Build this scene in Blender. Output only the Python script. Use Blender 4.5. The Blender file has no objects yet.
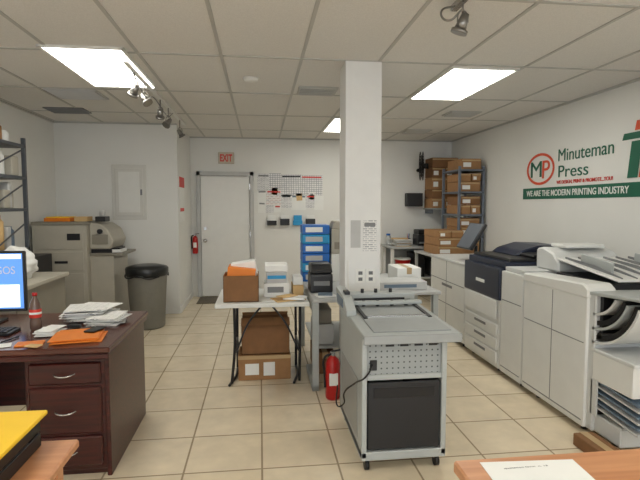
import bpy, bmesh, math, random
from mathutils import Matrix, Vector
random.seed(4)
D=bpy.data; SC=bpy.context.scene
SC.view_settings.view_transform='Standard'
SC.view_settings.exposure=0.0
C=2.67
# ---------------------------------------------------------------- materials
def sc(r,g,b):
    f=lambda c:(c/255/12.92 if c/255<=.04045 else ((c/255+.055)/1.055)**2.4)
    return (f(r),f(g),f(b),1)
_M={}
def mat(name,rgb,rough=.5,metal=0,noise=.06,nscale=8,bump=0,bscale=60,spec=.5):
    if name in _M: return _M[name]
    m=D.materials.new(name); m.use_nodes=True; nt=m.node_tree; b=nt.nodes['Principled BSDF']
    c=sc(*rgb); b.inputs['Roughness'].default_value=rough; b.inputs['Metallic'].default_value=metal
    b.inputs['Specular IOR Level'].default_value=spec
    tc=nt.nodes.new('ShaderNodeTexCoord'); n=nt.nodes.new('ShaderNodeTexNoise'); n.inputs['Scale'].default_value=nscale; n.inputs['Detail'].default_value=4
    nt.links.new(tc.outputs['Object'],n.inputs['Vector'])
    r=nt.nodes.new('ShaderNodeValToRGB'); k=noise
    r.color_ramp.elements[0].position=.3; r.color_ramp.elements[1].position=.7
    r.color_ramp.elements[0].color=tuple(x*(1-k) for x in c[:3])+(1,); r.color_ramp.elements[1].color=tuple(min(1,x*(1+k)) for x in c[:3])+(1,)
    nt.links.new(n.outputs['Fac'],r.inputs['Fac']); nt.links.new(r.outputs['Color'],b.inputs['Base Color'])
    if bump:
        n2=nt.nodes.new('ShaderNodeTexNoise'); n2.inputs['Scale'].default_value=bscale; nt.links.new(tc.outputs['Object'],n2.inputs['Vector'])
        bp=nt.nodes.new('ShaderNodeBump'); bp.inputs['Strength'].default_value=bump; bp.inputs['Distance'].default_value=.004
        nt.links.new(n2.outputs['Fac'],bp.inputs['Height']); nt.links.new(bp.outputs['Normal'],b.inputs['Normal'])
    _M[name]=m; return m
def emit(name,rgb,s):
    m=D.materials.new(name); m.use_nodes=True; b=m.node_tree.nodes['Principled BSDF']
    b.inputs['Base Color'].default_value=sc(*rgb); b.inputs['Emission Color'].default_value=sc(*rgb); b.inputs['Emission Strength'].default_value=s
    return m
def wood(name,c1,c2,rough=.3,axis=0,scale=3):
    m=D.materials.new(name); m.use_nodes=True; nt=m.node_tree; b=nt.nodes['Principled BSDF']; b.inputs['Roughness'].default_value=rough
    tc=nt.nodes.new('ShaderNodeTexCoord'); mp=nt.nodes.new('ShaderNodeMapping'); s=[14,14,14]; s[axis]=1.0; mp.inputs['Scale'].default_value=s
    n=nt.nodes.new('ShaderNodeTexNoise'); n.inputs['Scale'].default_value=scale; n.inputs['Detail'].default_value=6; n.inputs['Distortion'].default_value=.6
    r=nt.nodes.new('ShaderNodeValToRGB'); r.color_ramp.elements[0].color=sc(*c1); r.color_ramp.elements[1].color=sc(*c2); r.color_ramp.elements[0].position=.35; r.color_ramp.elements[1].position=.65
    nt.links.new(tc.outputs['Object'],mp.inputs[0]); nt.links.new(mp.outputs[0],n.inputs['Vector']); nt.links.new(n.outputs['Fac'],r.inputs[0]); nt.links.new(r.outputs[0],b.inputs['Base Color'])
    return m
def grid_mat(name,c1,c2,cm,w,h,mort,off=0,rough=.4,loc=(0,0,0),rot=(0,0,0),bump=0,var=0,spec=.5):
    m=D.materials.new(name); m.use_nodes=True; nt=m.node_tree; b=nt.nodes['Principled BSDF']; b.inputs['Roughness'].default_value=rough
    b.inputs['Specular IOR Level'].default_value=spec
    tc=nt.nodes.new('ShaderNodeTexCoord'); mp=nt.nodes.new('ShaderNodeMapping'); mp.inputs['Location'].default_value=loc; mp.inputs['Rotation'].default_value=rot
    br=nt.nodes.new('ShaderNodeTexBrick'); br.offset=off; br.inputs['Scale'].default_value=1; br.inputs['Brick Width'].default_value=w; br.inputs['Row Height'].default_value=h
    br.inputs['Mortar Size'].default_value=mort; br.inputs['Mortar Smooth'].default_value=.1
    br.inputs['Color1'].default_value=sc(*c1); br.inputs['Color2'].default_value=sc(*c2); br.inputs['Mortar'].default_value=sc(*cm)
    nt.links.new(tc.outputs['Object'],mp.inputs[0]); nt.links.new(mp.outputs[0],br.inputs['Vector'])
    out=br.outputs['Color']
    if var:
        n=nt.nodes.new('ShaderNodeTexNoise'); n.inputs['Scale'].default_value=5; n.inputs['Detail'].default_value=5; nt.links.new(tc.outputs['Object'],n.inputs['Vector'])
        mx=nt.nodes.new('ShaderNodeMix'); mx.data_type='RGBA'; mx.blend_type='MULTIPLY'; mx.inputs[0].default_value=var
        nt.links.new(out,mx.inputs[6])
        hs=nt.nodes.new('ShaderNodeHueSaturation'); hs.inputs['Saturation'].default_value=0; hs.inputs['Value'].default_value=1.8
        nt.links.new(n.outputs['Color'],hs.inputs['Color']); nt.links.new(hs.outputs[0],mx.inputs[7]); out=mx.outputs[2]
    nt.links.new(out,b.inputs['Base Color'])
    if bump:
        bp=nt.nodes.new('ShaderNodeBump'); bp.inputs['Strength'].default_value=bump; bp.inputs['Distance'].default_value=.003; bp.invert=True
        nt.links.new(br.outputs['Fac'],bp.inputs['Height']); nt.links.new(bp.outputs['Normal'],b.inputs['Normal'])
    return m
WALL=mat('wall_paint',(226,226,222),.6,noise=.02,nscale=2,bump=.15,bscale=90)
TRIM=mat('trim_white',(226,226,222),.4,noise=.02)
PANEL=mat('panel_enamel',(212,211,205),.4,noise=.02)
COLM=mat('column_paint',(226,227,226),.5,noise=.02,bump=.1)
CEIL=mat('ceiling_tile',(220,218,213),.85,noise=.07,nscale=150,bump=.5,bscale=250)
TBAR=mat('ceiling_bar',(180,179,174),.5,noise=.02)
FLOOR=grid_mat('floor_tile',(226,212,186),(219,204,177),(160,143,118),.45,.45,.006,rough=.2,loc=(0,-.09,0),bump=.4,var=.28,spec=.5)
WHT=mat('machine_white',(220,221,218),.4,noise=.02)
WHT2=mat('machine_offwhite',(202,204,203),.4,noise=.02)
NAVY=mat('navy_plastic',(30,38,58),.35,noise=.08)
DARK=mat('dark_plastic',(30,31,34),.4,noise=.1)
BLK=mat('black_plastic',(16,16,18),.45,noise=.1)
GREY=mat('grey_plastic',(120,122,124),.5,noise=.04)
MGREY=mat('metal_grey',(156,160,160),.4,.3,noise=.04)
LGREY=mat('light_grey_paint',(168,173,172),.4,noise=.03)
BLUG=mat('blue_grey',(98,116,134),.45,noise=.05)
STEEL=mat('steel',(190,190,188),.25,.9,noise=.04)
BEIGE=mat('beige_plastic',(174,169,156),.5,noise=.04)
BEIG2=mat('beige_dark',(136,131,119),.5,noise=.04)
CARD=mat('cardboard',(158,118,78),.8,noise=.08,nscale=14)
CARD2=mat('cardboard_dark',(130,92,58),.8,noise=.08,nscale=14)
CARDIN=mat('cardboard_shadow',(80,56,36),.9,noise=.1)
TAPE=mat('packing_tape',(186,158,116),.3,noise=.03)
PAP=mat('paper_white',(232,233,230),.7,noise=.02)
PAPG=mat('paper_grey',(188,189,188),.7,noise=.05)
ORG=mat('orange_folder',(230,128,28),.5,noise=.05)
YEL=mat('yellow_folder',(240,196,40),.5,noise=.04)
RED=mat('red_enamel',(176,22,20),.3,noise=.05)
REDS=mat('sign_red',(206,54,40),.5,noise=.03)
GRN=mat('sign_green',(0,92,68),.5,noise=.03)
TORG=mat('sign_orange',(214,78,40),.5,noise=.03)
BLUE=mat('blue_box',(30,104,188),.45,noise=.06)
CYAN=mat('cyan_box',(40,150,205),.5,noise=.06)
TAN=mat('tan_envelope',(206,172,120),.7,noise=.05)
GLASSB=mat('cola_tint',(104,84,74),.08,noise=.05)
CHER=wood('cherry_wood',(44,14,13),(72,26,21),.28)
CHERZ=wood('cherry_top_sheen',(70,38,31),(96,56,44),.2)  # desktop copy of the cherry, colour lightened for its reflected sheen
OAK=wood('oak_table',(180,122,82),(198,142,100),.4,scale=2)
FOLDT=mat('fold_table_white',(216,217,213),.4,noise=.02)
RACKM=mat('rack_grey_paint',(110,118,130),.45,.3,noise=.05)
R90=(math.pi/2,0,0)
LINE=grid_mat('printed_sheet',(206,207,210),(150,152,160),(234,234,231),.045,.016,.004,.35,.6,rot=R90)
LINE2=grid_mat('printed_sheet_b',(216,196,192),(180,180,188),(236,235,231),.07,.03,.007,.5,.6,rot=R90)
LINE3=grid_mat('printed_calendar',(232,232,230),(216,216,218),(130,132,140),.04,.034,.003,0,.6,rot=R90)
TXTL=grid_mat('printed_text',(150,150,154),(228,228,226),(234,234,231),.04,.016,.006,.3,.6)
def perf():
    m=D.materials.new('perforated_panel'); m.use_nodes=True; nt=m.node_tree; b=nt.nodes['Principled BSDF']; b.inputs['Roughness'].default_value=.45
    tc=nt.nodes.new('ShaderNodeTexCoord'); v=nt.nodes.new('ShaderNodeTexVoronoi'); v.inputs['Scale'].default_value=30; v.inputs['Randomness'].default_value=0; v.voronoi_dimensions='2D'
    sp=nt.nodes.new('ShaderNodeSeparateXYZ'); cb=nt.nodes.new('ShaderNodeCombineXYZ')
    nt.links.new(tc.outputs['Object'],sp.inputs[0]); nt.links.new(sp.outputs[0],cb.inputs[0]); nt.links.new(sp.outputs[2],cb.inputs[1]); nt.links.new(cb.outputs[0],v.inputs['Vector'])
    r=nt.nodes.new('ShaderNodeValToRGB'); r.color_ramp.interpolation='CONSTANT'; r.color_ramp.elements[0].color=sc(70,72,74); r.color_ramp.elements[1].color=sc(152,157,157); r.color_ramp.elements[1].position=.15
    nt.links.new(v.outputs['Distance'],r.inputs[0]); nt.links.new(r.outputs[0],b.inputs['Base Color']); return m
PERF=perf()
LAMP=emit('fluorescent_diffuser',(255,252,242),10.5)
SCREEN=emit('screen_blue',(92,146,220),.85)
SCRW=emit('screen_white',(235,240,250),.85)
# ---------------------------------------------------------------- builders
def link(o): SC.collection.objects.link(o); return o
def mk(name,bm,m,loc=(0,0,0),rot=(0,0,0),smooth=False):
    me=D.meshes.new(name); bmesh.ops.recalc_face_normals(bm,faces=bm.faces); bm.to_mesh(me); bm.free()
    if m: me.materials.append(m)
    if smooth:
        for p in me.polygons: p.use_smooth=True
    o=D.objects.new(name,me); o.location=loc; o.rotation_euler=rot; return link(o)
def bx(n,x0,x1,y0,y1,z0,z1,m,bev=.004,rot=(0,0,0)):
    bm=bmesh.new(); bmesh.ops.create_cube(bm,size=1)
    bmesh.ops.scale(bm,vec=(abs(x1-x0),abs(y1-y0),abs(z1-z0)),verts=bm.verts)
    b=min(bev,.3*min(abs(x1-x0),abs(y1-y0),abs(z1-z0)))
    if b>.0004: bmesh.ops.bevel(bm,geom=bm.edges[:]+bm.verts[:],offset=b,segments=2 if bev>.008 else 1,affect='EDGES',profile=.7)
    return mk(n,bm,m,((x0+x1)/2,(y0+y1)/2,(z0+z1)/2),rot)
AX={'z':(0,0,0),'x':(0,math.pi/2,0),'y':(math.pi/2,0,0)}
def cy(n,p,r,h,m,axis='z',r2=None,seg=28,rot=None):
    bm=bmesh.new(); bmesh.ops.create_cone(bm,cap_ends=True,segments=seg,radius1=r,radius2=r if r2 is None else r2,depth=h)
    o=mk(n,bm,m,p,rot if rot else AX[axis])
    for q in o.data.polygons: q.use_smooth=len(q.vertices)==4
    return o
def prism(n,pts,axis,a0,a1,m,bev=.003):
    bm=bmesh.new()
    def P(u,v,a): return {'x':(a,u,v),'y':(u,a,v),'z':(u,v,a)}[axis]
    A=[bm.verts.new(P(u,v,a0)) for u,v in pts]; B=[bm.verts.new(P(u,v,a1)) for u,v in pts]
    bm.faces.new(A); bm.faces.new(B[::-1]); k=len(pts)
    for i in range(k): bm.faces.new((A[i],B[i],B[(i+1)%k],A[(i+1)%k]))
    if bev: bmesh.ops.bevel(bm,geom=bm.edges[:],offset=bev,segments=1,affect='EDGES')
    return mk(n,bm,m)
def lathe(n,prof,loc,m,seg=32,rot=(0,0,0)):
    bm=bmesh.new(); R=[]
    for r,z in prof: R.append([bm.verts.new((r*math.cos(2*math.pi*i/seg),r*math.sin(2*math.pi*i/seg),z)) for i in range(seg)])
    for a,b in zip(R,R[1:]):
        for i in range(seg): bm.faces.new((a[i],a[(i+1)%seg],b[(i+1)%seg],b[i]))
    bm.faces.new(R[0][::-1]); bm.faces.new(R[-1])
    return mk(n,bm,m,loc,rot,True)
def tube(n,pts,r,m,cyc=False,smooth=True):
    cu=D.curves.new(n,'CURVE'); cu.dimensions='3D'; cu.bevel_depth=r; cu.bevel_resolution=3; cu.use_fill_caps=True
    s=cu.splines.new('BEZIER' if smooth else 'POLY')
    if smooth:
        s.bezier_points.add(len(pts)-1)
        for q,p in zip(s.bezier_points,pts): q.co=p; q.handle_left_type=q.handle_right_type='AUTO'
    else:
        s.points.add(len(pts)-1)
        for q,p in zip(s.points,pts): q.co=(*p,1)
    s.use_cyclic_u=cyc; cu.materials.append(m); return link(D.objects.new(n,cu))
def ringm(n,cx,cz,a,b,w,x,m,d=.006,seg=48):
    bm=bmesh.new(); L=[]
    for i in range(seg):
        t=2*math.pi*i/seg; row=[]
        for s,e in ((1,0),(1,1),(0,1),(0,0)):
            aa=a-w*(1-s);bb=b-w*(1-s); row.append(bm.verts.new((x-d*e,cx+aa*math.cos(t),cz+bb*math.sin(t))))
        L.append(row)
    for i in range(seg):
        p,q=L[i],L[(i+1)%seg]
        for j in range(4): bm.faces.new((p[j],q[j],q[(j+1)%4],p[(j+1)%4]))
    return mk(n,bm,m)
def txt(n,body,m,facing,u0,u1,z0,z1,plane,d=.003,bold=0):
    cu=D.curves.new(n,'FONT'); cu.body=body; cu.extrude=.5; cu.offset=bold
    o=link(D.objects.new(n,cu)); bpy.context.view_layer.update()
    me=D.meshes.new_from_object(o.evaluated_get(bpy.context.evaluated_depsgraph_get())); D.objects.remove(o)
    xs=[v.co.x for v in me.vertices]; ys=[v.co.y for v in me.vertices]; a,b,c,e=min(xs),max(xs),min(ys),max(ys)
    for v in me.vertices:
        s=(v.co.x-a)/(b-a); t=(v.co.y-c)/(e-c); k=(v.co.z+.5)*d
        U=u0+(u1-u0)*s; Z=z0+(z1-z0)*t
        v.co={'-x':(plane-k,U,Z),'-y':(U,plane-k,Z),'z':(U,Z,plane+k)}[facing]
    me.materials.clear(); me.materials.append(m); return link(D.objects.new(n,me))
def group(name,parts,rot=0):
    e=link(D.objects.new(name,None)); e.empty_display_size=.1
    bpy.context.view_layer.update()
    pts=[o.matrix_world@Vector(c) for o in parts for c in o.bound_box]
    l=Vector(((min(p.x for p in pts)+max(p.x for p in pts))/2,(min(p.y for p in pts)+max(p.y for p in pts))/2,min(p.z for p in pts)))
    e.location=l; inv=Matrix.Translation(l).inverted()
    for o in parts: o.parent=e; o.matrix_parent_inverse=inv
    e.rotation_euler=(0,0,rot)
    return e
def merge(name,parts):
    bpy.context.view_layer.update()
    bm=bmesh.new(); mats=[]
    me=D.meshes.new(name)
    for o in parts:
        t=o.data.copy(); t.transform(o.matrix_world)
        for m in o.data.materials:
            if m not in mats: mats.append(m)
        idx=[mats.index(m) for m in o.data.materials]
        for p in t.polygons: p.material_index=idx[p.material_index] if idx else 0
        bm.from_mesh(t); D.objects.remove(o)
    bm.to_mesh(me); bm.free()
    for m in mats: me.materials.append(m)
    return link(D.objects.new(name,me))
# ---------------------------------------------------------------- room
XL,XR,YB,YP,YF=-2.76,3.37,8.4,7.1,-3.0
bx('floor',XL-.1,XR+.1,YF-.1,YB+.1,-.1,0,FLOOR,0)
fl=D.objects['floor']; fl.data.transform(Matrix.Translation(fl.location)); fl.location=(0,0,0)
bx('ceiling',XL-.1,XR+.1,YF-.1,YB+.1,C+.0,C+.1,CEIL,0)
bx('wall_left',XL-.1,XL,YF,YP+.1,0,C,WALL,0)
bx('wall_right',XR,XR+.1,YF,YB+.1,0,C,WALL,0)
bx('wall_back',-1.24,XR,YB,YB+.1,0,C,WALL,0)
bx('wall_panel',XL,-1.14,YP,YP+.1,0,C,WALL,0)
bx('wall_return',-1.24,-1.14,YP+.1,YB,0,C,WALL,0)
p=[bx('sill',XL,XR,YF-.1,YF,0,.35,WALL,0),bx('header',XL,XR,YF-.1,YF,2.4,C,WALL,0),bx('pier_a',XL,-2.2,YF-.1,YF,.35,2.4,WALL,0),bx('pier_b',2.9,XR,YF-.1,YF,.35,2.4,WALL,0)]
merge('wall_front',p)
p=[bx('m%d'%i,x-.03,x+.03,YF-.08,YF-.02,.35,2.4,DARK,0) for i,x in enumerate((-2.2,-.93,.35,1.63,2.9))]+[bx('ra',-2.2,2.9,YF-.08,YF-.02,.35,.4,DARK,0),bx('rb',-2.2,2.9,YF-.08,YF-.02,2.35,2.4,DARK,0)]
merge('fill_window_1',p)  # unseen window, its wide opening added behind the camera as daylight fill
for n,a in {'baseboard_back':(-.08,2.05,YB-.015,YB),'baseboard_return':(-1.14,-1.125,YP+.02,YB),'baseboard_panel':(XL+.02,-1.14,YP-.015,YP),'baseboard_left':(XL,XL+.015,-2.9,YP-.02),'baseboard_right':(XR-.015,XR,-2.9,YB-.02)}.items():
    bx(n,a[0],a[1],a[2],a[3],0,.09,TRIM,.003)
gx=[.94+.61*k for k in range(-6,4)]; gy=[3.86+1.22*k for k in range(-6,4)]
p=[bx('b',x-.012,x+.012,YF,YB,C-.006,C+.002,TBAR,0) for x in gx if XL<x<XR]+[bx('b',XL,XR,y-.012,y+.012,C-.0065,C+.002,TBAR,0) for y in gy if YF<y<YB]
p+=[bx('b',XL,XR,YB-.025,YB,C-.02,C,TBAR,0),bx('b',XL,XL+.025,YF,YP,C-.02,C,TBAR,0),bx('b',XR-.025,XR,YF,YB,C-.02,C,TBAR,0),bx('b',XL,-1.14,YP-.025,YP,C-.02,C,TBAR,0)]
merge('trim_ceiling',p)
def troffer(x,y):
    a=[bx('diffuser',x+.03,x+.58,y+.03,y+1.19,C-.010,C-.004,LAMP,0)]
    for q in ((x+.01,x+.6,y+.01,y+.035),(x+.01,x+.6,y+1.185,y+1.21),(x+.01,x+.035,y+.01,y+1.21),(x+.575,x+.6,y+.01,y+1.21)): a.append(bx('frame',*q,C-.018,C-.001,TRIM,.002))
    group('ceiling_light_panel',a)
for x,y in ((.94+.61,3.90),(-1.56,3.73),(.94,6.30),(-1.5,.20),(1.55,.20),(-.28,-2.24),(1.55,-2.24),(-1.5,-2.24)): troffer(x,y)  # panels above and behind the camera are unseen, added as fill light
def vent(n,x0,x1,y0,y1,m=GREY,k=7,t=.008):
    a=[bx('back',x0,x1,y0,y1,C-.012,C-.002,DARK,0)]
    for i in range(k+1):
        y=y0+(y1-y0)*i/k; a.append(bx('louver',x0,x1,y-t,y+t,C-.022,C-.010,m,0,(.5,0,0)))
    for q in ((x0-.02,x0,y0-.02,y1+.02),(x1,x1+.02,y0-.02,y1+.02),(x0-.02,x1+.02,y0-.03,y0-.012),(x0-.02,x1+.02,y1+.012,y1+.03)): a.append(bx('frame',*q,C-.014,C-.001,m,0))
    group(n,a)
vent('ceiling_air_vent',.40,.74,4.76,5.02,TBAR,4,.006)
vent('ceiling_air_vent',-2.05,-1.6,5.15,5.5,PAPG)
vent('ceiling_air_vent',2.2,2.55,7.2,7.5,TBAR,4,.006)
vent('ceiling_air_vent',-2.45,-2.05,6.1,6.35,GREY)
vent('ceiling_air_vent',2.3,2.65,5.75,6.0,TBAR,4,.006)
lathe('smoke_detector',[(.03,0),(.06,.008),(.07,.03)],(-.07,4.49,C-.034),TRIM)
bx('column',.675,.965,3.86,4.14,0,C,COLM,.004)
def plate(n,x,z,y,w=.075,h=.115):
    a=[bx('plate',x-w/2,x+w/2,y-.008,y-.0005,z-h/2,z+h/2,PAP,.003)]
    for dz in (-.025,.025):
        a.append(bx('socket',x-.017,x+.017,y-.011,y-.006,z+dz-.014,z+dz+.014,GREY,.003))
        for dx in (-.006,.006): a.append(bx('slot',x+dx-.0015,x+dx+.0015,y-.0125,y-.009,z+dz-.006,z+dz+.006,DARK,0))
    group(n,a)
plate('power_outlet',.80,.97,3.86); plate('power_outlet',.885,.97,3.86)
a=[bx('sheet',.72,.80,3.855,3.8595,1.20,1.42,PAPG,0),bx('sheet_b',.82,.93,3.855,3.8595,1.17,1.42,LINE,0),bx('heading',.83,.92,3.8535,3.8555,1.37,1.40,GREY,0)]
group('taped_notice',a)
tube('power_conduit',[(.70,3.852,0.02),(.70,3.852,1.1)],.006,TRIM,smooth=False)
a=[bx('slab',-.975,-.17,YB-.035,YB-.005,.01,2.02,TRIM,.004),bx('jamb_left',-1.045,-.98,YB-.055,YB-.001,0,2.10,PAPG,.004),bx('jamb_right',-.165,-.10,YB-.055,YB-.001,0,2.10,PAPG,.004),bx('head',-1.045,-.10,YB-.055,YB-.001,2.03,2.10,PAPG,.004),
 cy('rose',(-.91,YB-.04,.95),.03,.01,STEEL,'y'),cy('knob_stem',(-.91,YB-.06,.95),.01,.04,STEEL,'y'),lathe('knob',[(.01,-.02),(.027,-.01),(.03,0),(.025,.015),(.01,.02)],(-.91,YB-.09,.95),STEEL,rot=(math.pi/2,0,0)),cy('deadbolt',(-.91,YB-.045,1.15),.025,.02,STEEL,'y')]
for z in (.25,1.0,1.8): a.append(bx('hinge',-.175,-.16,YB-.06,YB-.03,z,z+.1,STEEL,.002))
group('door_1',a)
bx('door_mat',-1.0,-.2,7.75,8.3,0.001,.012,mat('mat_rubber',(96,88,76),.9,noise=.2,nscale=60),.003)
a=[bx('case',-.68,-.42,YB-.05,YB-.001,2.23,2.42,mat('exit_case',(196,186,168),.5),.006),txt('letters','EXIT',REDS,'-y',-.65,-.45,2.265,2.385,YB-.05,.004,.03)]
group('exit_sign',a)
a=[bx('frame',-2.02,-1.56,YP-.02,YP-.001,1.34,2.10,PANEL,.004),bx('door',-1.975,-1.605,YP-.036,YP-.018,1.39,2.05,PANEL,.008),bx('door_relief',-1.93,-1.65,YP-.042,YP-.034,1.44,2.00,TRIM,.004),bx('latch',-1.64,-1.615,YP-.044,YP-.034,1.68,1.76,GREY,.003)]
group('electrical_panel',a)
a=[bx('sheet',-1.139,-1.135,7.2,7.65,1.30,1.95,PAP,0),bx('red_header',-1.1355,-1.133,7.2,7.65,1.80,1.95,REDS,0),bx('red_footer',-1.1355,-1.133,7.25,7.6,1.45,1.5,REDS,0)]
group('safety_notice',a)
# ---------------------------------------------------------------- track lights
def head(x,y,z,tx,ty,m):
    a=[cy('stem',(x,y,(z+.05+C-.03)/2),.006,C-.03-z-.05,m)]
    r=(tx,ty,0)
    a.append(cy('lamp_body',(x,y,z),.035,.09,m,rot=r,r2=.02))
    d=Matrix.Rotation(ty,3,'Y')@Matrix.Rotation(tx,3,'X')@Vector((0,0,-1))
    a.append(cy('bezel',Vector((x,y,z))+d*.05,.045,.02,m,rot=r))
    a.append(tube('yoke',[(x-.03,y,z),(x-.02,y,z+.05),(x,y,z+.06),(x+.02,y,z+.05),(x+.03,y,z)],.004,m))
    return a
CHR=mat('brushed_nickel',(140,138,134),.3,.8,noise=.05)
a=[bx('rail',-1.04,-1.0,4.0,7.0,C-.035,C-.002,TRIM,.003)]
for y,z,tx,ty in ((4.30,2.50,.4,.5),(4.65,2.50,-.3,-.6),(5.35,2.5,.5,.2),(5.8,2.48,-.6,.5),(6.6,2.48,.3,-.5)): a+=head(-1.02,y,z,tx,ty,CHR)
a.append(tube('loose_cable',[(-1.02,4.2,2.63),(-1.0,4.6,2.5),(-1.03,5.1,2.60),(-1.0,5.6,2.52),(-1.02,6.1,2.63)],.005,GREY))
group('track_light',a)
a=[bx('rail',1.08,1.12,1.2,2.75,C-.035,C-.002,STEEL,.003)]+head(1.10,2.62,2.53,.2,.3,CHR)+head(1.10,1.9,2.53,-.4,.3,CHR)
a.append(tube('arm',[(1.10,2.7,C-.02),(1.0,2.68,2.60),(1.03,2.66,2.55),(1.10,2.62,2.60)],.006,CHR))
group('track_light',a)
# ---------------------------------------------------------------- wall sign
X=XR-.002
a=[ringm('oval',5.60,1.975,.29,.19,.03,X,TORG),txt('monogram_m','M',GRN,'-x',5.80,5.57,1.88,2.07,X,.005,0),txt('monogram_p','P',TORG,'-x',5.55,5.40,1.86,2.07,X,.006,0),
 txt('name_line_1','Minuteman',GRN,'-x',5.24,4.36,2.035,2.17,X,.004,0),txt('name_line_2','Press',GRN,'-x',5.23,4.72,1.855,1.985,X,.004,0),
 txt('tag_line','WE DESIGN, PRINT & PROMOTE...YOU!',REDS,'-x',5.26,4.36,1.775,1.82,X,.004,.01)]
group('logo_sign',a)
a=[bx('band',X-.004,X,3.0,5.97,1.615,1.75,GRN,0),txt('band_text','WE ARE THE MODERN PRINTING INDUSTRY',PAP,'-x',5.88,4.14,1.65,1.72,X-.004,.003,.01)]
group('banner_decal',a)
def slab(n,y0,y1,z0,z1,sh,m): return prism(n,[(y0,z0),(y1,z0),(y1-sh,z1),(y0-sh,z1)],'x',X-.006,X,m,0)
a=[slab('stem_green',4.17,4.05,1.79,2.12,.04,GRN),slab('stem_orange',4.03,3.94,1.79,2.12,.04,TORG),slab('stem_green_b',3.92,3.6,1.79,2.12,.04,GRN),slab('top_green',4.25,3.4,2.14,2.20,.02,GRN),slab('top_orange',4.10,3.4,2.215,2.30,.02,TORG)]
group('emblem_sign',a)
# ---------------------------------------------------------------- notices back wall
Y=YB-.002
a=[]; LV=[0]
def sheet(x0,x1,z0,z1,m,bar=None,tilt=0):
    LV[0]=(LV[0]+1)%4; q=Y-.0012*LV[0]
    a.append(bx('sheet',x0,x1,q-.002,q-.001,z0,z1,m,0,(0,tilt,0)))
    if bar: a.append(bx('heading',x0+.02,x1-.02,q-.004,q-.002,z1-.045,z1-.02,bar,0,(0,tilt,0)))
sheet(-.04,.17,1.79,2.07,LINE,GREY,.02); sheet(.16,.36,1.80,2.08,LINE3,None); sheet(.36,.71,1.70,2.06,LINE3,DARK,-.01); sheet(.70,1.07,1.71,2.05,LINE3,REDS,.01)
sheet(-.04,.12,1.58,1.80,PAP,GREY,-.03); sheet(.11,.37,1.54,1.80,LINE2,REDS,.02); sheet(.36,.54,1.49,1.72,LINE,DARK,-.03); sheet(.53,.79,1.46,1.72,PAP,BLUG,.02); sheet(.78,.94,1.49,1.72,LINE,REDS,-.02); sheet(.93,1.09,1.46,1.71,PAP,None,.03)
sheet(-.03,.1,1.41,1.60,PAP,GREY,.05); sheet(.09,.23,1.42,1.57,LINE,None,-.04); sheet(.24,.36,1.42,1.55,PAP,REDS,.03); sheet(.2,.3,1.72,1.84,YEL,None,.1); sheet(.62,.72,1.62,1.74,TAN,None,-.08); sheet(.48,.6,1.9,2.02,PAP,None,.05); sheet(.84,.93,1.64,1.76,PAP,GREY,.06)
group('pinned_notices',a)
a=[]
for i in range(4): a+=[bx('pocket',.12+.22*i,.28+.22*i,Y-.07,Y,1.20,1.28+.03*(i%2),[BLK,DARK,CYAN,DARK][i],.004),bx('paper',.13+.22*i,.27+.22*i,Y-.05,Y-.03,1.22,1.37,[PAP,PAP,CYAN,PAP][i],0)]
group('file_holder',a)
def extinguisher(x,y,z,r,h):
    a=[lathe('cylinder',[(r*.85,0),(r,.015),(r,h*.72),(r*.8,h*.8),(r*.35,h*.86),(r*.3,h*.9)],(x,y,z),RED),bx('valve',x-.018,x+.018,y-.018,y+.018,z+h*.88,z+h*.95,STEEL,.003),
       bx('lever',x-.012,x+.07,y-.01,y+.01,z+h*.95,z+h*.98,DARK,.003,(0,-.2,0)),cy('gauge',(x,y-.025,z+h*.91),.014,.012,STEEL,'y'),
       tube('hose',[(x-.015,y-.01,z+h*.91),(x-r*1.1,y-.01,z+h*.85),(x-r*1.15,y-.01,z+h*.5),(x-r*1.1,y-.02,z+h*.25)],.009,BLK),
       bx('label',x-r*.6,x+r*.6,y-r*1.01,y-r*.8,z+h*.3,z+h*.55,PAP,.003)]
    return group('fire_extinguisher',a)
extinguisher(-1.07,8.30,.74,.045,.34)
extinguisher(.565,3.78,0.001,.058,.40)
# ---------------------------------------------------------------- cherry desk
a=[bx('top',-2.3,-.83,2.77,3.72,.725,.76,CHERZ,.008),bx('top_edge',-2.29,-.835,2.765,3.71,.695,.727,CHER,.006),bx('side_panel',-.875,-.85,2.82,3.66,.0,.70,CHER,.004),
 bx('pedestal',-1.30,-.87,2.83,3.6,.04,.70,CHER,.004),bx('plinth',-1.29,-.87,2.86,3.6,.0,.05,CHER,.002),bx('modesty_panel',-2.25,-1.30,3.55,3.58,.15,.70,CHER,.003),bx('far_pedestal',-2.28,-1.95,2.83,3.6,0,.70,CHER,.004)]
for z0,z1 in ((.545,.665),(.26,.525),(.07,.24)):
    a.append(bx('drawer_front',-1.275,-.895,2.81,2.835,z0,z1,CHER,.008)); zc=(z0+z1)/2
    a.append(tube('drawer_handle',[(-1.14,2.808,zc),(-1.12,2.785,zc-.004),(-1.085,2.78,zc-.008),(-1.05,2.785,zc-.004),(-1.03,2.808,zc)],.005,STEEL))
group('executive_desk',a)
a=[bx('bezel',-2.12,-1.54,3.42,3.45,.84,1.24,DARK,.006),bx('screen',-2.105,-1.555,3.415,3.421,.86,1.225,SCREEN,0),bx('window_on_screen',-2.05,-1.575,3.411,3.4145,.87,1.02,SCRW,0),bx('toolbar_on_screen',-2.10,-1.56,3.411,3.4145,1.19,1.22,SCRW,0),bx('neck',-1.85,-1.80,3.45,3.48,.77,1.0,DARK,.004),bx('foot',-1.94,-1.71,3.38,3.54,.761,.775,DARK,.004),
   txt('screen_text','LOGOS',PAP,'-y',-1.80,-1.60,1.09,1.14,3.4155,.002)]
group('computer_monitor',a)
a=[bx('base',-1.95,-1.49,3.08,3.23,.761,.778,DARK,.004)]
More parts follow.
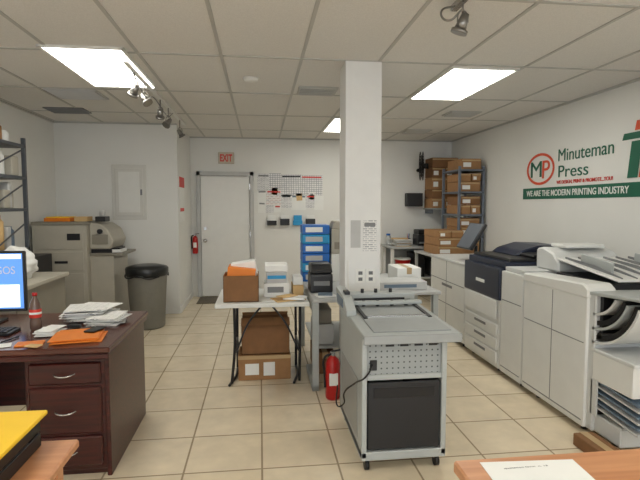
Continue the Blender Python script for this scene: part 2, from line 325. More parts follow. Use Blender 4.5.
for r in range(4):
    for c in range(14): a.append(bx('key',-1.94+.031*c,-1.94+.031*c+.025,3.09+.034*r,3.09+.034*r+.027,.778,.786,GREY if (r+c)%9==0 else BLK,.002))
group('computer_keyboard',[merge('keys',a)])
a=[lathe('bottle',[(.026,0),(.032,.01),(.033,.05),(.028,.07),(.033,.09),(.033,.13),(.028,.17),(.012,.205),(.012,.22)],(-1.40,3.22,.761),GLASSB),lathe('cap',[(.015,0),(.015,.018)],(-1.40,3.22,.978),RED),lathe('label',[(.0335,0),(.0345,.003),(.0345,.05),(.0335,.053)],(-1.40,3.22,.841),REDS),lathe('label_band',[(.0347,0),(.0349,.014)],(-1.40,3.22,.862),PAP)]
group('soda_bottle',a)
def papers(name,x0,x1,y0,y1,z,n,jit,mats,th=.006):
    a=[]
    for i in range(n):
        m=random.choice(mats); dx,dy=random.uniform(-jit,jit),random.uniform(-jit,jit)
        cx,cyy=(x0+x1)/2+dx,(y0+y1)/2+dy; w,h=(x1-x0)*random.uniform(.75,1)/2,(y1-y0)*random.uniform(.75,1)/2
        a.append(bx('sheet',cx-w,cx+w,cyy-h,cyy+h,z+i*th,z+(i+1)*th-.001,m,.0005,(0,0,random.uniform(-.25,.25))))
    return group(name,[merge('sheets',a)])
papers('paper_pile',-1.30,-1.02,3.35,3.62,.761,15,.03,[PAP,PAPG,TXTL,PAP])
papers('paper_pile',-1.12,-.9,3.24,3.5,.761,9,.015,[PAP,TXTL,PAPG,PAP])
papers('folder_stack',-1.21,-.93,2.86,3.12,.761,4,.012,[ORG],.006)
papers('envelope_pile',-1.34,-1.21,3.02,3.2,.761,6,.01,[DARK,PAP,GREY,PAP])
bx('mobile_phone',-1.03,-.96,3.0,3.13,.786,.796,BLK,.004,(0,0,-.3))
a=[bx('card',-1.36,-1.22,2.84,2.93,.761,.768,ORG,.001,(0,0,.2)),bx('card_b',-1.28,-1.20,2.79,2.84,.768,.774,TAN,.001,(0,0,-.3)),bx('card_c',-1.48,-1.38,2.82,2.90,.761,.766,PAP,.001,(0,0,.4))]
group('business_cards',a)
a=[bx('base',-1.19,-1.12,3.145,3.185,.761,.772,BLK,.003),bx('arm',-1.19,-1.11,3.147,3.183,.778,.80,BLK,.006,(0,.08,0))]
group('stapler',a)
for i,(x,y,r,m) in enumerate(((-1.52,2.98,.4,BLUE),(-1.44,2.98,-.3,BLK))):
    group('ballpoint_pen',[cy('barrel',(x,y,.767),.005,.13,m,rot=(math.pi/2,0,r)),cy('tip',(x+.07*math.sin(r),y-.07*math.cos(r),.767),.005,.012,STEEL,rot=(math.pi/2,0,r),r2=.002)])
# ---------------------------------------------------------------- foreground tables
a=[bx('top',-1.6,-.615,.9,1.70,.72,.75,OAK,.006)]+[bx('leg',x,x+.05,y,y+.05,0,.72,OAK,.004) for x in (-1.55,-.70) for y in (.95,1.6)]
group('side_table',a)
a=[]
for i in range(2):
    z=.752+i*.05
    a+=[bx('tray_base',-1.02,-.72,1.36,1.66,z,z+.006,BLK,.002),bx('tray_left',-1.02,-1.014,1.36,1.66,z,z+.045,BLK,.002),bx('tray_right',-.726,-.72,1.36,1.66,z,z+.045,BLK,.002),bx('tray_back',-1.02,-.72,1.654,1.66,z,z+.045,BLK,.002),bx('tray_paper',-1.0,-.74,1.38,1.64,z+.007,z+.02,PAPG,.001)]
a.append(bx('folder',-1.03,-.70,1.36,1.67,.853,.868,YEL,.003)); a.append(bx('folder_tab',-.98,-.85,1.665,1.685,.855,.862,YEL,.001))
group('document_tray',a)
a=[bx('top',.59,2.1,.5,1.41,.71,.75,OAK,.006)]+[bx('leg',x,x+.06,y,y+.06,0,.71,OAK,.004) for x in (.63,2.0) for y in (.55,1.3)]
group('work_table',a)
a=[bx('sheet',.655,.95,1.08,1.375,.7505,.752,PAP,0,(0,0,-.06)),txt('print','quotation form  n. 15',GREY,'z',.72,.86,1.335,1.343,.7525,.0005)]
group('paper_form',a)
# ---------------------------------------------------------------- creasing machine
x0,x1,y0,y1=.565,1.065,2.66,3.42
a=[bx('side_left',x0,x0+.03,y0,y1,.09,.80,LGREY,.004),bx('side_right',x1-.03,x1,y0,y1,.09,.80,LGREY,.004),bx('base',x0,x1,y0,y1,.075,.125,LGREY,.004),bx('back',x0,x1,y1-.02,y1,.1,.80,LGREY,.003),
 bx('mid_rail',x0+.03,x1-.03,y0+.005,y0+.06,.545,.575,LGREY,.003),bx('perforated_front',x0+.03,x1-.03,y0+.02,y0+.04,.575,.775,PERF,0),bx('shelf',x0+.03,x1-.03,y0+.03,y1-.02,.545,.56,LGREY,0),
 bx('bin_front',x0+.035,x1-.035,y0+.005,y0+.03,.135,.53,DARK,.006),bx('bin_left',x0+.035,x0+.05,y0+.03,y1-.05,.135,.53,BLK,.002),bx('bin_right',x1-.05,x1-.035,y0+.03,y1-.05,.135,.53,BLK,.002),bx('bin_slot',x0+.07,x1-.07,y0+.001,y0+.008,.44,.50,BLK,.003),
 bx('side_recess',x0-.004,x0+.001,y0+.12,y1-.1,.15,.52,MGREY,.003),
 bx('switch_plate',x0+.05,x0+.09,y0+.012,y0+.022,.60,.66,DARK,.003)]
for i in range(4): a.append(bx('vent_slot',x0+.14+.085*i,x0+.19+.085*i,y0+.016,y0+.022,.735,.75,BLK,.001))
for x in (x0+.04,x1-.04):
    for y in (y0+.05,y1-.05):
        a+=[cy('caster_wheel',(x,y,.032),.031,.025,BLK,'x'),bx('caster_fork',x-.018,x+.018,y-.015,y+.015,.05,.078,STEEL,.002)]
def inc(n,xa,xb,ya,yb,za,zb,t,m,bev=.003): return prism(n,[(ya,za),(yb,zb),(yb,zb+t),(ya,za+t)],'x',xa,xb,m,bev)
a+=[inc('table_top',x0-.0,x1+.07,y0-.04,y1+.12,.785,.81,.03,LGREY,.005),inc('feed_plate',x0+.07,x1+.03,y0+.02,y1-.12,.817,.838,.006,MGREY,.001),
 inc('guide_left',x0+.075,x0+.10,y0+.30,y1+.02,.828,.85,.012,BLK,.003),inc('guide_right',x1-.01,x1+.015,y0+.30,y1+.02,.828,.85,.012,BLK,.003),
 bx('blade_strip',x0+.10,x1-.01,y0+.33,y0+.35,.832,.843,STEEL,.001),
 bx('crossbar',x0+.05,x1+.05,y1-.16,y1-.11,.855,.88,LGREY,.005),bx('rear_housing',x0+.02,x1+.05,y1+.0,y1+.13,.84,.905,LGREY,.01),bx('rear_slot',x0+.10,x1-.03,y1-.008,y1+.002,.855,.875,DARK,.001),
 prism('control_box',[(y0+.42,.82),(y1+.10,.83),(y1+.10,.95),(y0+.55,.92),(y0+.42,.86)],'x',x0-.015,x0+.05,LGREY,.004),bx('control_face',x0-.02,x0-.013,y0+.56,y1+.04,.85,.91,BLUG,.002),
 bx('front_lip',x0,x1+.07,y0-.045,y0-.03,.765,.815,MGREY,.003),bx('display',x0+.01,x0+.045,y0+.62,y0+.7,.925,.95,DARK,.003)]
for i in range(4): a.append(cy('crease_wheel',(x0+.14+.10*i,y1-.135,.862),.02,.02,DARK,'x'))
for i,x in enumerate((x0+.17,x0+.27,x1-.12)): a.append(cy('stop_knob',(x,y1+.05,.918),.012,.03,DARK,'z'))
a.append(tube('power_cord',[(x0+.06,y0-.0,.64),(x0+.03,y0-.03,.6),(x0-.02,y0+.1,.5),(x0-.06,y0+.25,.38),(x0-.05,y0+.3,.30),(x0-.08,y0+.4,.25),(x0-.06,y0+.5,.34)],.005,BLK))
group('paper_creasing_machine',a)
# ---------------------------------------------------------------- digital press
F=2.14; R=2.93
a=[bx('feeder_body',F,R,4.90,5.94,.06,.90,WHT,.02),bx('feeder_top',F-.005,R,4.895,5.945,.895,.925,WHT2,.01)]
for z in (.12,.40,.66): a.append(bx('feeder_seam',F-.002,F+.004,4.92,5.92,z,z+.008,GREY,0))
a.append(bx('feeder_grip',F-.004,F+.004,5.25,5.55,.60,.63,GREY,.003)); a.append(bx('feeder_split',F-.002,F+.004,5.415,5.422,.12,.9,GREY,0))
a+=[bx('engine_body',F,R,4.14,4.885,.05,.71,WHT,.015),bx('engine_upper',F-.015,R,4.13,4.89,.68,.975,NAVY,.02),bx('engine_panel',F-.02,F-.01,4.17,4.85,.50,.675,WHT,.004)]
for i in range(3):
    z=.09+i*.125; a+=[bx('paper_drawer',F-.014,F+.01,4.17,4.85,z,z+.113,WHT,.006),bx('drawer_grip',F-.018,F-.010,4.38,4.62,z+.06,z+.085,GREY,.004)]
a+=[bx('scanner_bed',F+.03,R,4.10,4.88,.975,1.03,NAVY,.012),bx('scanner_lid',F+.08,R,4.12,4.86,1.032,1.06,DARK,.01),
    prism('document_feeder',[(F+.25,1.06),(R-.02,1.06),(R-.02,1.15),(F+.5,1.16),(F+.32,1.11)],'y',4.35,4.84,NAVY,.012),prism('document_tray_part',[(F+.3,1.065),(R-.08,1.065),(R-.08,1.11),(F+.3,1.09)],'y',4.13,4.36,DARK,.006),
    bx('label_mark',F-.019,F-.014,4.42,4.60,.80,.83,PAP,0)]
a+=[cy('screen_post',(F+.15,4.98,1.0),.018,.22,DARK),prism('touch_screen',[(F+.06,1.07),(F+.09,1.06),(F+.25,1.33),(F+.22,1.345)],'y',4.92,5.30,DARK,.006),
    prism('touch_glass',[(F+.058,1.085),(F+.062,1.083),(F+.216,1.335),(F+.212,1.337)],'y',4.945,5.275,mat('glass_dark',(70,78,90),.3),0)]
a+=[bx('interposer_body',F,R,3.76,4.12,.05,.96,WHT,.015),bx('interposer_top',F+.02,R,3.78,4.09,.96,1.0,WHT2,.01),bx('interposer_door_line',F-.002,F+.004,3.78,4.10,.70,.707,GREY,0),bx('interposer_door_line_b',F-.002,F+.004,3.78,4.10,.10,.107,GREY,0)]
a+=[bx('finisher_body',F,R+.05,2.96,3.74,.05,.93,WHT,.015),prism('finisher_hood',[(2.95,.925),(3.75,.925),(3.75,.99),(3.0,1.02),(2.95,.99)],'x',F-.005,F+.20,WHT,.01),bx('finisher_seam',F-.002,F+.004,2.98,3.72,.62,.626,GREY,0),bx('finisher_seam_b',F-.002,F+.004,2.98,3.72,.09,.098,GREY,0),bx('finisher_split',F-.002,F+.004,3.34,3.346,.1,.92,GREY,0),
    bx('finisher_rim',F+.2,R+.05,2.97,3.74,.925,.96,WHT2,.01)]
a+=[prism('stacker_tray',[(3.0,1.02),(3.70,1.10),(3.70,1.115),(3.0,1.035)],'x',F+.25,R+.05,WHT,.004),bx('stacker_gap',F+.24,R+.03,3.05,3.68,.96,1.0,DARK,.002),
    prism('stacker_hood',[(3.66,1.0),(3.98,1.0),(3.98,1.17),(3.88,1.19),(3.74,1.15),(3.66,1.08)],'x',F+.24,R+.02,WHT2,.015),bx('hood_slot',F+.28,R-.02,3.655,3.668,1.085,1.10,DARK,.002),bx('hood_cover',F+.36,R-.08,3.75,3.96,1.185,1.215,WHT,.008),
    bx('paper_guide',F+.32,F+.335,3.15,3.5,1.05,1.15,LGREY,.004,(.1,0,0)),bx('paper_guide_b',R-.02,R-.008,3.15,3.5,1.05,1.15,LGREY,.004,(.1,0,0))]
for i in range(6): a.append(prism('tray_rib',[(3.03,1.03),(3.66,1.10),(3.66,1.125),(3.3,1.095),(3.03,1.045)],'x',F+.30+.11*i,F+.308+.11*i,GREY,0))
XA,XB=F+.02,R-.02
def arc(n,cyy,cz,r,t,a0,a1,m,xa,xb,k=14):
    o=[(cyy+r*math.cos(a0+(a1-a0)*i/k),cz+r*math.sin(a0+(a1-a0)*i/k)) for i in range(k+1)]
    q=[(cyy+(r-t)*math.cos(a0+(a1-a0)*i/k),cz+(r-t)*math.sin(a0+(a1-a0)*i/k)) for i in range(k+1)]
    return prism(n,o+q[::-1],'x',xa,xb,m,0)
pi=math.pi
# stacked output trays: flat tray on top, sheets of guides sweeping up toward the operator, boxy housing, delivery slats
a+=[bx('end_back',XA,XB,2.90,2.97,.05,.97,WHT2,.008),prism('extended_tray',[(2.50,.985),(2.98,.95),(2.98,.972),(2.50,1.005)],'x',XA-.01,XB,LGREY,.004),
    arc('output_guide_outer',2.93,1.06,.42,.016,pi*1.10,pi*1.5,WHT2,XA,XB),arc('output_guide_liner',2.93,1.06,.395,.03,pi*1.10,pi*1.5,BLK,XA+.01,XB-.01),arc('output_guide_second',2.93,1.06,.33,.016,pi*1.12,pi*1.5,LGREY,XA,XB),arc('output_guide_liner_b',2.93,1.06,.30,.03,pi*1.12,pi*1.5,BLK,XA+.01,XB-.01),arc('output_guide_third',2.93,1.06,.235,.016,pi*1.15,pi*1.5,WHT2,XA,XB),
    cy('output_roller',((XA+XB)/2,2.87,.70),.022,XB-XA-.02,BLK,'x'),bx('inner_panel',XA+.03,XB-.01,2.875,2.905,.64,.95,DARK,.003),
    bx('end_panel',XA,XB,2.56,2.92,.40,.595,WHT,.012),bx('end_panel_lip',XA-.004,XB,2.55,2.93,.585,.61,WHT2,.004),bx('end_base',XA+.02,XB,2.66,2.95,.05,.17,WHT2,.008),bx('end_cavity',XA+.03,XB,2.88,2.92,.17,.40,BLK,0)]
for i in range(6):
    z=.19+.035*i; a.append(prism('delivery_slat',[(2.52,z),(2.90,z+.03),(2.90,z+.042),(2.52,z+.012)],'x',XA+.01,XB,BLUG if i%2 else PAPG,0))
for x in (XA+.0,XB-.02): a.append(bx('delivery_side',x,x+.008,2.86,2.92,.17,.40,WHT2,0))
for y in (3.05,3.6,3.85,4.25,4.8,5.05,5.8):
    for x in (F+.08,R-.08): a.append(cy('foot',(x,y,.03),.025,.062,DARK))
a.append(cy('foot',(F+.12,2.80,.027),.025,.052,DARK)); a.append(cy('foot',(R-.08,2.80,.027),.025,.052,DARK))
group('digital_printing_press',a)
def carton(name,x0,x1,y0,y1,z0,z1,m=CARD,label=True,rz=0):
    a=[bx('carton',x0,x1,y0,y1,z0,z1,m,.005),bx('tape',(x0+x1)/2-.025,(x0+x1)/2+.025,y0-.001,y1+.001,z1-.06,z1+.001,TAPE,0)]
    if label: a.append(bx('label',x0+(x1-x0)*.12,x0+(x1-x0)*.42,y0-.002,y0,z0+(z1-z0)*.3,z0+(z1-z0)*.72,PAP,0))
    return group(name,a,rz)
carton('cardboard_box',1.99,2.13,2.50,2.84,.001,.08,CARD2,False)
# ---------------------------------------------------------------- folding table and goods
a=[bx('top',-.37,.40,3.98,4.72,.705,.74,FOLDT,.012)]
for x in (-.22,.33):
    a+=[tube('leg_frame',[(x,4.10,.70),(x,4.12,.35),(x-.03 if x<0 else x+.0,4.16,.02)],.012,DARK),tube('leg_frame',[(x,4.62,.70),(x,4.60,.35),(x,4.58,.02)],.012,DARK),tube('leg_stretcher',[(x,4.12,.30),(x,4.60,.30)],.01,DARK,smooth=False)]
    a.append(tube('leg_foot',[(x-.05,4.13,.012),(x,4.36,.02),(x,4.6,.012)],.012,DARK))
a.append(tube('brace',[(-.21,4.11,.30),(-.1,4.14,.55),(.02,4.16,.70)],.008,DARK)); a.append(tube('brace',[(.32,4.11,.30),(.2,4.14,.55),(.08,4.16,.70)],.008,DARK))
group('folding_table',a)
a=[bx('wall_front',-.305,-.015,4.05,4.056,.742,.96,CARD2,.001),bx('wall_back',-.305,-.015,4.32,4.326,.742,.96,CARD,.001),bx('wall_left',-.305,-.299,4.05,4.326,.742,.96,CARD,.001),bx('wall_right',-.021,-.015,4.05,4.326,.742,.96,CARD,.001),bx('base',-.305,-.015,4.05,4.326,.742,.748,CARD,0),
   bx('orange_pack',-.28,-.05,4.08,4.30,.80,1.02,ORG,.004,(0,.12,0)),bx('white_pack',-.24,-.03,4.16,4.31,.93,1.06,PAP,.004,(0,-.15,0))]
group('open_cardboard_box',a)
a=[bx('pack',.03,.25,4.25,4.5,.742,.86,PAP,.004),bx('pack_b',.05,.23,4.26,4.48,.861,.96,PAPG,.004),bx('pack_c',.04,.24,4.25,4.5,.961,1.02,PAP,.004),bx('blue_strip',.06,.22,4.247,4.25,.90,.93,CYAN,0),bx('grey_strip',.06,.2,4.247,4.25,.78,.83,GREY,0)]
group('envelope_boxes',a)
a=[bx('sheet',.10,.36,4.03,4.2,.742,.752,TAN,.001,(0,0,.35)),bx('sheet_b',.2,.38,4.03,4.16,.753,.770,PAP,.001,(0,0,-.3)),bx('sheet_c',.0,.12,4.03,4.13,.742,.747,PAP,.001,(0,0,.2)),bx('sheet_d',.14,.3,4.06,4.16,.772,.778,TAN,.001,(0,0,.6))]
group('loose_envelopes',a)
a=[bx('pack',.285,.38,4.3,4.55,.742,.83,TAN,.004),bx('pack_b',.29,.375,4.32,4.54,.831,.90,PAP,.004)]
group('parcel_stack',a)
a=[bx('carton',-.20,.26,4.26,4.56,.001,.225,CARD,.005),bx('label',-.14,-.02,4.257,4.26,.05,.15,PAP,0),bx('label_b',.02,.12,4.257,4.26,.04,.16,PAP,0),bx('tape',-.2,.26,4.255,4.26,.19,.22,TAPE,0)]
group('cardboard_box',a)
a=[bx('wall_front',-.17,.25,4.27,4.277,.228,.52,CARD2,.001),bx('wall_back',-.17,.25,4.543,4.55,.228,.52,CARD2,.001),bx('wall_l',-.17,-.163,4.27,4.55,.228,.52,CARD2,.001),bx('wall_r',.243,.25,4.27,4.55,.228,.52,CARD2,.001),bx('base',-.17,.25,4.27,4.55,.228,.235,CARDIN,0),
   bx('flap',-.17,.25,4.17,4.27,.53,.536,CARD2,.001,(.5,0,0)),bx('flap_b',-.17,.25,4.55,4.64,.52,.526,CARD,.001,(-.5,0,0)),bx('contents',-.14,.22,4.3,4.52,.24,.5,CARDIN,.003)]
group('open_cardboard_box',a)
GT=mat('laminate_grey',(176,178,178),.45,noise=.03)
a=[bx('top',.42,1.60,4.16,5.35,.745,.775,GT,.006),bx('top_front',.42,.665,3.92,4.165,.745,.775,GT,.006),bx('leg_front',.42,.475,3.94,4.0,0,.745,LGREY,.004),bx('leg_foot',.42,.475,3.94,4.5,0,.05,LGREY,.004),bx('leg_rear',.42,.475,5.25,5.31,0,.745,LGREY,.004),bx('leg_r1',1.54,1.59,4.2,4.25,0,.745,LGREY,.004),bx('leg_r2',1.54,1.59,5.25,5.31,0,.745,LGREY,.004),
   bx('shelf',.48,1.54,4.3,5.25,.25,.27,GT,.003),bx('apron',.42,.445,4.0,5.3,.66,.745,LGREY,.003)]
group('workbench',a)
a=[bx('body',.43,.63,4.2,4.45,.777,.94,DARK,.02),prism('lid',[(4.2,.94),(4.45,.94),(4.43,1.03),(4.28,1.03),(4.2,.97)],'x',.435,.625,DARK,.015),bx('slot',.46,.60,4.195,4.205,.84,.88,GREY,.004),bx('panel',.46,.6,4.215,4.23,.96,.985,BLUG,.003,(-.5,0,0))]
group('label_printer',a)
a=[bx('pad',.46,.62,3.98,4.12,.777,.79,PAP,.002,(0,0,.2)),bx('pad_b',.48,.6,3.99,4.1,.791,.80,BLUG,.002,(0,0,-.15))]
group('notepad',a)
a=[]
for i in range(6):
    z=.777+i*.095
    a+=[bx('ink_box',.40+.02,.69,4.85,5.15,z,z+.09,[BLUE,CYAN,BLUE,BLUE,CYAN,BLUE][i],.003),bx('box_label',.45,.62,4.847,4.85,z+.02,z+.07,PAP if i%2 else PAPG,0)]
group('blue_box_stack',a)
a=[bx('carton_base',.71,1.05,4.85,5.2,.777,1.05,PAP,.004),bx('body',.71,1.02,4.85,5.15,1.052,1.30,BEIGE,.012),prism('head',[(.71,1.30),(1.02,1.30),(1.0,1.38),(.75,1.38)],'y',4.87,5.14,BEIGE,.01),bx('window',.74,.98,4.845,4.852,1.10,1.17,BEIG2,.003)]
group('desktop_paper_machine',a)
carton('white_carton',1.32,1.56,4.6,4.95,.777,.93,PAP,False)
a=[bx('body',1.06,1.50,4.25,4.55,.777,.85,PAPG,.004),bx('wrapper_label',1.1,1.4,4.247,4.25,.80,.83,BLUG,0)]
group('paper_ream',a)
a=[bx('crate',.49,.66,4.35,4.75,.272,.46,PAPG,.006),bx('crate_b',.50,.64,4.36,4.7,.462,.60,BEIG2,.006)]
group('paper_stack',a)
carton('cardboard_box',.49,.67,4.35,4.8,.001,.2,CARD2,False)
a=[bx('crate_body',1.0,1.5,4.5,5.0,.272,.55,DARK,.01)]
group('storage_bin',a+[bx('rim',.99,1.51,4.49,5.01,.55,.57,GREY,.006)])
# ---------------------------------------------------------------- back counter
a=[bx('top',2.1,3.30,7.72,8.37,.83,.86,GT,.005)]+[bx('leg',x,x+.05,y,y+.05,0,.83,TRIM,.003) for x in (2.12,3.2) for y in (7.75,8.28)]+[bx('shelf',2.12,3.25,7.78,8.33,.32,.345,TRIM,.003),bx('back_panel',2.15,3.25,8.33,8.345,.35,.83,LGREY,0)]
group('back_counter',a)
a=[lathe('bucket',[(.10,0),(.13,.28),(.135,.29)],(2.36,7.92,.347),RED),lathe('lid',[(.138,0),(.138,.02),(.12,.03)],(2.36,7.92,.638),PAP)]
group('red_bucket',a)
a=[bx('tower',2.53,2.72,7.85,8.25,.347,.74,DARK,.01),bx('bezel',2.535,2.715,7.84,7.852,.36,.73,BLK,.004)]
group('computer_tower',a)
a=[bx('body',2.85,3.15,7.85,8.2,.347,.6,GREY,.01)]; group('storage_bin',a+[bx('rim',2.84,3.16,7.84,8.21,.6,.62,DARK,.005)])
a=[bx('body',2.62,2.86,7.9,8.2,.862,1.05,DARK,.012),bx('tray',2.64,2.84,7.85,7.92,.90,.93,GREY,.004),bx('lid',2.63,2.85,7.92,8.19,1.05,1.13,BLK,.015)]
group('desktop_printer',a)
papers('paper_pile',2.2,2.5,7.85,8.15,.861,14,.03,[PAP,PAPG,TAN,PAP],.009)
a=[lathe('cup',[(.035,0),(.04,.11)],(2.56,8.26,.861),DARK)]+[cy('pen',(2.56+.012*i,8.26,.98),.004,.14,[RED,BLUE,BLK][i+1],rot=(.1*i,.15*i,0)) for i in (-1,0,1)]
group('pen_cup',a)
a=[lathe('jar',[(.04,0),(.045,.02),(.045,.14),(.03,.16)],(2.2,8.25,.861),PAPG),lathe('jar_cap',[(.034,0),(.034,.03)],(2.2,8.25,1.021),BLUE)]
group('ink_jar',a)
a=[bx('board',2.86,3.34,7.95,8.39,1.47,1.49,LGREY,.003),bx('bracket',2.9,2.92,8.05,8.39,1.40,1.47,RACKM,.002),bx('bracket_b',3.25,3.27,8.05,8.39,1.40,1.47,RACKM,.002)]
group('bracket_shelf',a)
def stack(name,x0,x1,y0,y1,z0,rows,seed):
    rn=random.Random(seed); a=[]; z=z0
    for h,k in rows:
        w=(x1-x0)/k
        for i in range(k):
            s=rn.uniform(0,.012); xa=x0+i*w+.004+s; xb=x0+(i+1)*w-.004; m=rn.choice([CARD,CARD2,CARD]); d=rn.uniform(0,.03)
            a.append(bx('carton',xa,xb,y0+d,y1-.01,z,z+h-.004,m,.004)); a.append(bx('tape',xa,xb,y0+d-.001,y0+d,z+h*.75,z+h*.88,TAPE,0))
            if rn.random()<.7: a.append(bx('label',xa+.02,xa+w*.45,y0+d-.002,y0+d-.0005,z+h*.2,z+h*.62,PAP,0))
        z+=h
    return group(name,[merge('cartons',a)])
stack('cardboard_box_stack',2.87,3.33,7.97,8.38,1.492,[(.17,2),(.15,2),(.2,2),(.17,2),(.16,1)],1)
a=[]
for x in (2.93,3.30):
    for y in (7.0,7.64): a.append(bx('upright',x,x+.035,y,y+.035,0,2.12,RACKM,.002))
for z in (.15,.6,1.05,1.38,1.72,2.05): a.append(bx('shelf',2.93,3.335,7.0,7.675,z,z+.025,RACKM,.003))
group('metal_storage_rack',a)
for z,r,s in ((1.077,[(.14,1),(.13,1)],2),(1.407,[(.14,2),(.13,1)],3),(1.747,[(.15,1),(.12,2)],4),(2.077,[(.16,1)],5),(.627,[(.2,1),(.18,1)],6)): stack('cardboard_box_stack',2.975,3.29,7.02,7.6,z,r,s)
a=[bx('top',2.42,2.90,6.6,7.5,.80,.83,GT,.004)]+[bx('leg',x,x+.04,y,y+.04,0,.80,LGREY,.003) for x in (2.43,2.85) for y in (6.62,7.44)]
group('side_bench',a)
stack('cardboard_box_stack',2.50,2.88,6.65,7.3,.832,[(.13,1),(.12,1),(.10,2)],7)
a=[bx('body',2.52,2.80,8.22,8.37,1.52,1.75,BLK,.012),bx('grille',2.535,2.785,8.214,8.222,1.535,1.735,DARK,.003),bx('bracket',2.64,2.70,8.36,8.399,1.6,1.68,GREY,.002)]
group('mounted_speaker',a)
fc=Vector((2.72,8.08,2.2)); M=Matrix.Rotation(-.40,3,'Z')
a=[cy('mount',(2.76,8.37,2.15),.03,.055,BLK,'y'),tube('arm',[(2.76,8.35,2.15),(2.77,8.25,2.17),(2.76,8.12,2.2)],.012,BLK),cy('motor',tuple(fc+M@Vector((.06,0,0))),.045,.10,BLK,rot=(0,math.pi/2,-.40))]
for rr in (.07,.12,.17,.21,.235):
    for s in (-.03,.03):
        t=[Vector((s*(1.2-rr*2),rr*math.cos(k*math.pi/12),rr*math.sin(k*math.pi/12))) for k in range(24)]
        a.append(tube('grille_ring',[tuple(fc+M@v) for v in t],.005,BLK,True))
for k in range(4):
    t=k*math.pi/2
    bm=bmesh.new(); vs=[bm.verts.new(fc+M@Vector((o,r*math.cos(t+e),r*math.sin(t+e)))) for r,e,o in ((.03,-.3,-.01),(.19,-.35,-.015),(.20,.35,.015),(.03,.3,.01))]; bm.faces.new(vs); a.append(mk('blade',bm,DARK))
group('oscillating_fan',a)
# ---------------------------------------------------------------- left back
a=[bx('cabinet',-2.70,-2.08,6.2,6.95,.03,1.30,BEIGE,.015),bx('cap',-2.71,-2.06,6.19,6.96,1.30,1.34,BEIG2,.008),bx('base_unit',-2.08,-1.80,6.3,6.95,.03,.92,BEIGE,.012),
   prism('side_head',[(-2.08,1.0),(-1.84,1.0),(-1.80,1.10),(-1.86,1.24),(-1.96,1.31),(-2.08,1.33)],'y',6.3,6.9,BEIGE,.012),bx('head_panel',-2.05,-1.86,6.29,6.302,1.06,1.18,BEIG2,.004),bx('output_table',-2.08,-1.68,6.28,6.9,.92,.95,BEIG2,.005),bx('dark_gap',-2.07,-1.83,6.33,6.85,.95,1.0,DARK,0),
   bx('door_panel',-2.66,-2.12,6.192,6.202,.12,.72,BEIGE,.005),bx('drawer_panel',-2.66,-2.12,6.192,6.202,.75,.98,BEIGE,.005),bx('upper_panel',-2.66,-2.12,6.192,6.202,1.01,1.27,BEIGE,.005),bx('grip',-2.45,-2.3,6.185,6.194,.84,.87,DARK,.003),
   cy('hand_knob',(-1.95,6.28,1.22),.03,.03,DARK,'y'),bx('display',-2.3,-2.15,6.186,6.193,1.12,1.2,DARK,.002)]
for x in (-2.62,-2.15,-1.87):
    for y in (6.35,6.85): a.append(cy('foot',(x,y,.016),.025,.032,DARK))
group('floor_standing_copier',a)
a=[bx('pack',-2.6,-2.3,6.3,6.6,1.342,1.385,ORG,.003),bx('pack_b',-2.58,-2.32,6.3,6.58,1.386,1.40,YEL,.003),bx('pack_c',-2.25,-2.1,6.3,6.5,1.342,1.40,TAN,.003)]
group('paper_packs',a)
a=[bx('b',-2.04,-1.92,6.4,6.6,1.335,1.40,DARK,.006)]; group('tape_dispenser',a+[cy('roll',(-1.98,6.5,1.43),.045,.05,PAPG,'x')])
a=[bx('pack',-1.9,-1.72,6.35,6.6,.952,.99,PAP,.003),bx('pack_b',-1.9,-1.74,6.35,6.6,.991,1.01,DARK,.003)]; group('paper_ream',a)
LID=mat('bin_bag_black',(30,32,32),.3,noise=.3,nscale=20)
bxx=-1.42
a=[lathe('can',[(.19,0),(.205,.02),(.24,.68),(.247,.70)],(bxx,6.36,.001),mat('bin_grey',(124,122,114),.6,noise=.06)),lathe('bag_rim',[(.249,0),(.257,.02),(.26,.09),(.247,.11),(.19,.105)],(bxx,6.36,.66),LID),lathe('lid',[(.247,0),(.235,.03),(.15,.05),(.05,.06)],(bxx,6.36,.745),LID),
   tube('bag_fold',[(bxx+.258*math.cos(t*.5),6.36+.258*math.sin(t*.5),.66+.02*math.sin(t*2.3)) for t in range(12)],.01,LID)]
group('trash_can',a)
a=[bx('body',-2.73,-2.42,5.5,6.05,.001,.98,DARK,.012),bx('door',-2.70,-2.45,5.49,5.502,.05,.7,BLK,.006),bx('drawer',-2.70,-2.45,5.49,5.502,.72,.95,BLK,.006),bx('handle',-2.62,-2.53,5.48,5.49,.82,.84,STEEL,.002)]
group('black_cabinet',a)
a=[]
RK=mat('rack_dark',(84,88,94),.45,.3,noise=.05)
for x in (-2.74,-2.40):
    for y in (4.55,5.35): a.append(bx('upright',x,x+.035,y,y+.035,0,2.22,RK,.002))
for z in (.15,.6,1.08,1.48,1.80,2.12): a.append(bx('shelf',-2.74,-2.365,4.55,5.385,z,z+.03,RK,.002))
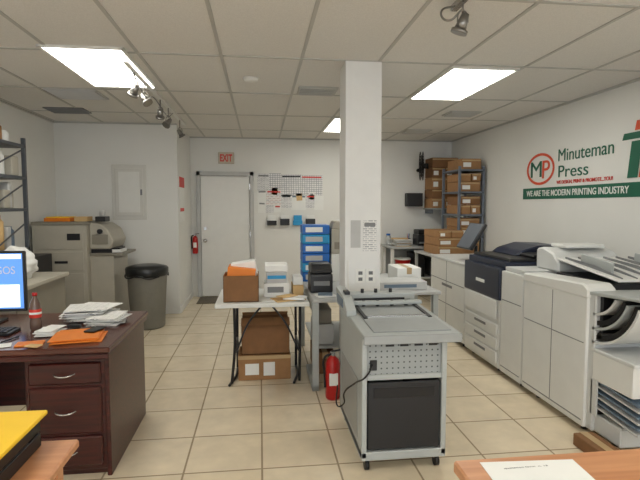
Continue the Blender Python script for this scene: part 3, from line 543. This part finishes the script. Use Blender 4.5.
for z in (1.2,1.6,1.95): a.append(bx('brace',-2.405,-2.395,4.56,5.38,z,z+.012,RK,0,(.35,0,0)))
group('metal_shelving_unit',a)
a=[]
rn=random.Random(9)
for z,hm in ((1.112,.34),(1.512,.26),(1.832,.26),(2.152,.15),(.632,.4),(.182,.36)):
    y=4.60
    while y<5.25:
        w_=rn.uniform(.06,.15); h=hm*rn.uniform(.6,1); m=rn.choice([PAP,PAPG,LGREY,BEIGE,BLUG,PAP,TAN,CARD])
        if rn.random()<.3: a.append(lathe('jar',[(w_*.42,0),(w_*.45,.01),(w_*.45,h*.8),(w_*.3,h*.9),(w_*.3,h)],(-2.5,y+w_/2,z),m,16))
        else: a.append(bx('item',-2.68,-2.42+rn.uniform(-.03,.02),y,y+w_-.006,z,z+h,m,.008))
        y+=w_
group('shelf_supplies',[merge('supplies',a)])
bm=bmesh.new(); bmesh.ops.create_icosphere(bm,subdivisions=4,radius=1)
for v in bm.verts:
    k=1+.12*math.sin(7*v.co.x+3*v.co.z)*math.cos(6*v.co.y)+.05*math.sin(15*v.co.z); v.co=Vector((v.co.x*.15*k,v.co.y*.18*k,max(-.12,v.co.z*.15*k)))
mk('plastic_bag',bm,PAP,(-2.12,4.55,1.02),smooth=True)
a=[bx('top',-2.34,-1.85,4.0,5.0,.86,.898,BEIGE,.006),bx('body',-2.32,-1.88,4.02,4.98,.02,.86,BEIG2,.006)]
a+=[bx('drawer',-2.31,-1.89,4.01,4.022,.1+.25*i,.32+.25*i,BEIGE,.005) for i in range(3)]
group('low_cabinet',a)
# ---------------------------------------------------------------- world, camera
w=D.worlds.new('sky'); SC.world=w; w.use_nodes=True; bg=w.node_tree.nodes['Background']; bg.inputs[0].default_value=(.88,.93,1,1); bg.inputs[1].default_value=3.4
c=D.cameras.new('camera'); c.lens=490*36/640; c.sensor_width=36; c.clip_start=.05
o=link(D.objects.new('camera',c)); o.location=(0,0,1.54); ps=math.atan(60/490); th=math.atan(35/490*math.cos(ps)); o.rotation_euler=(math.pi/2-th,0,-ps)
SC.camera=o
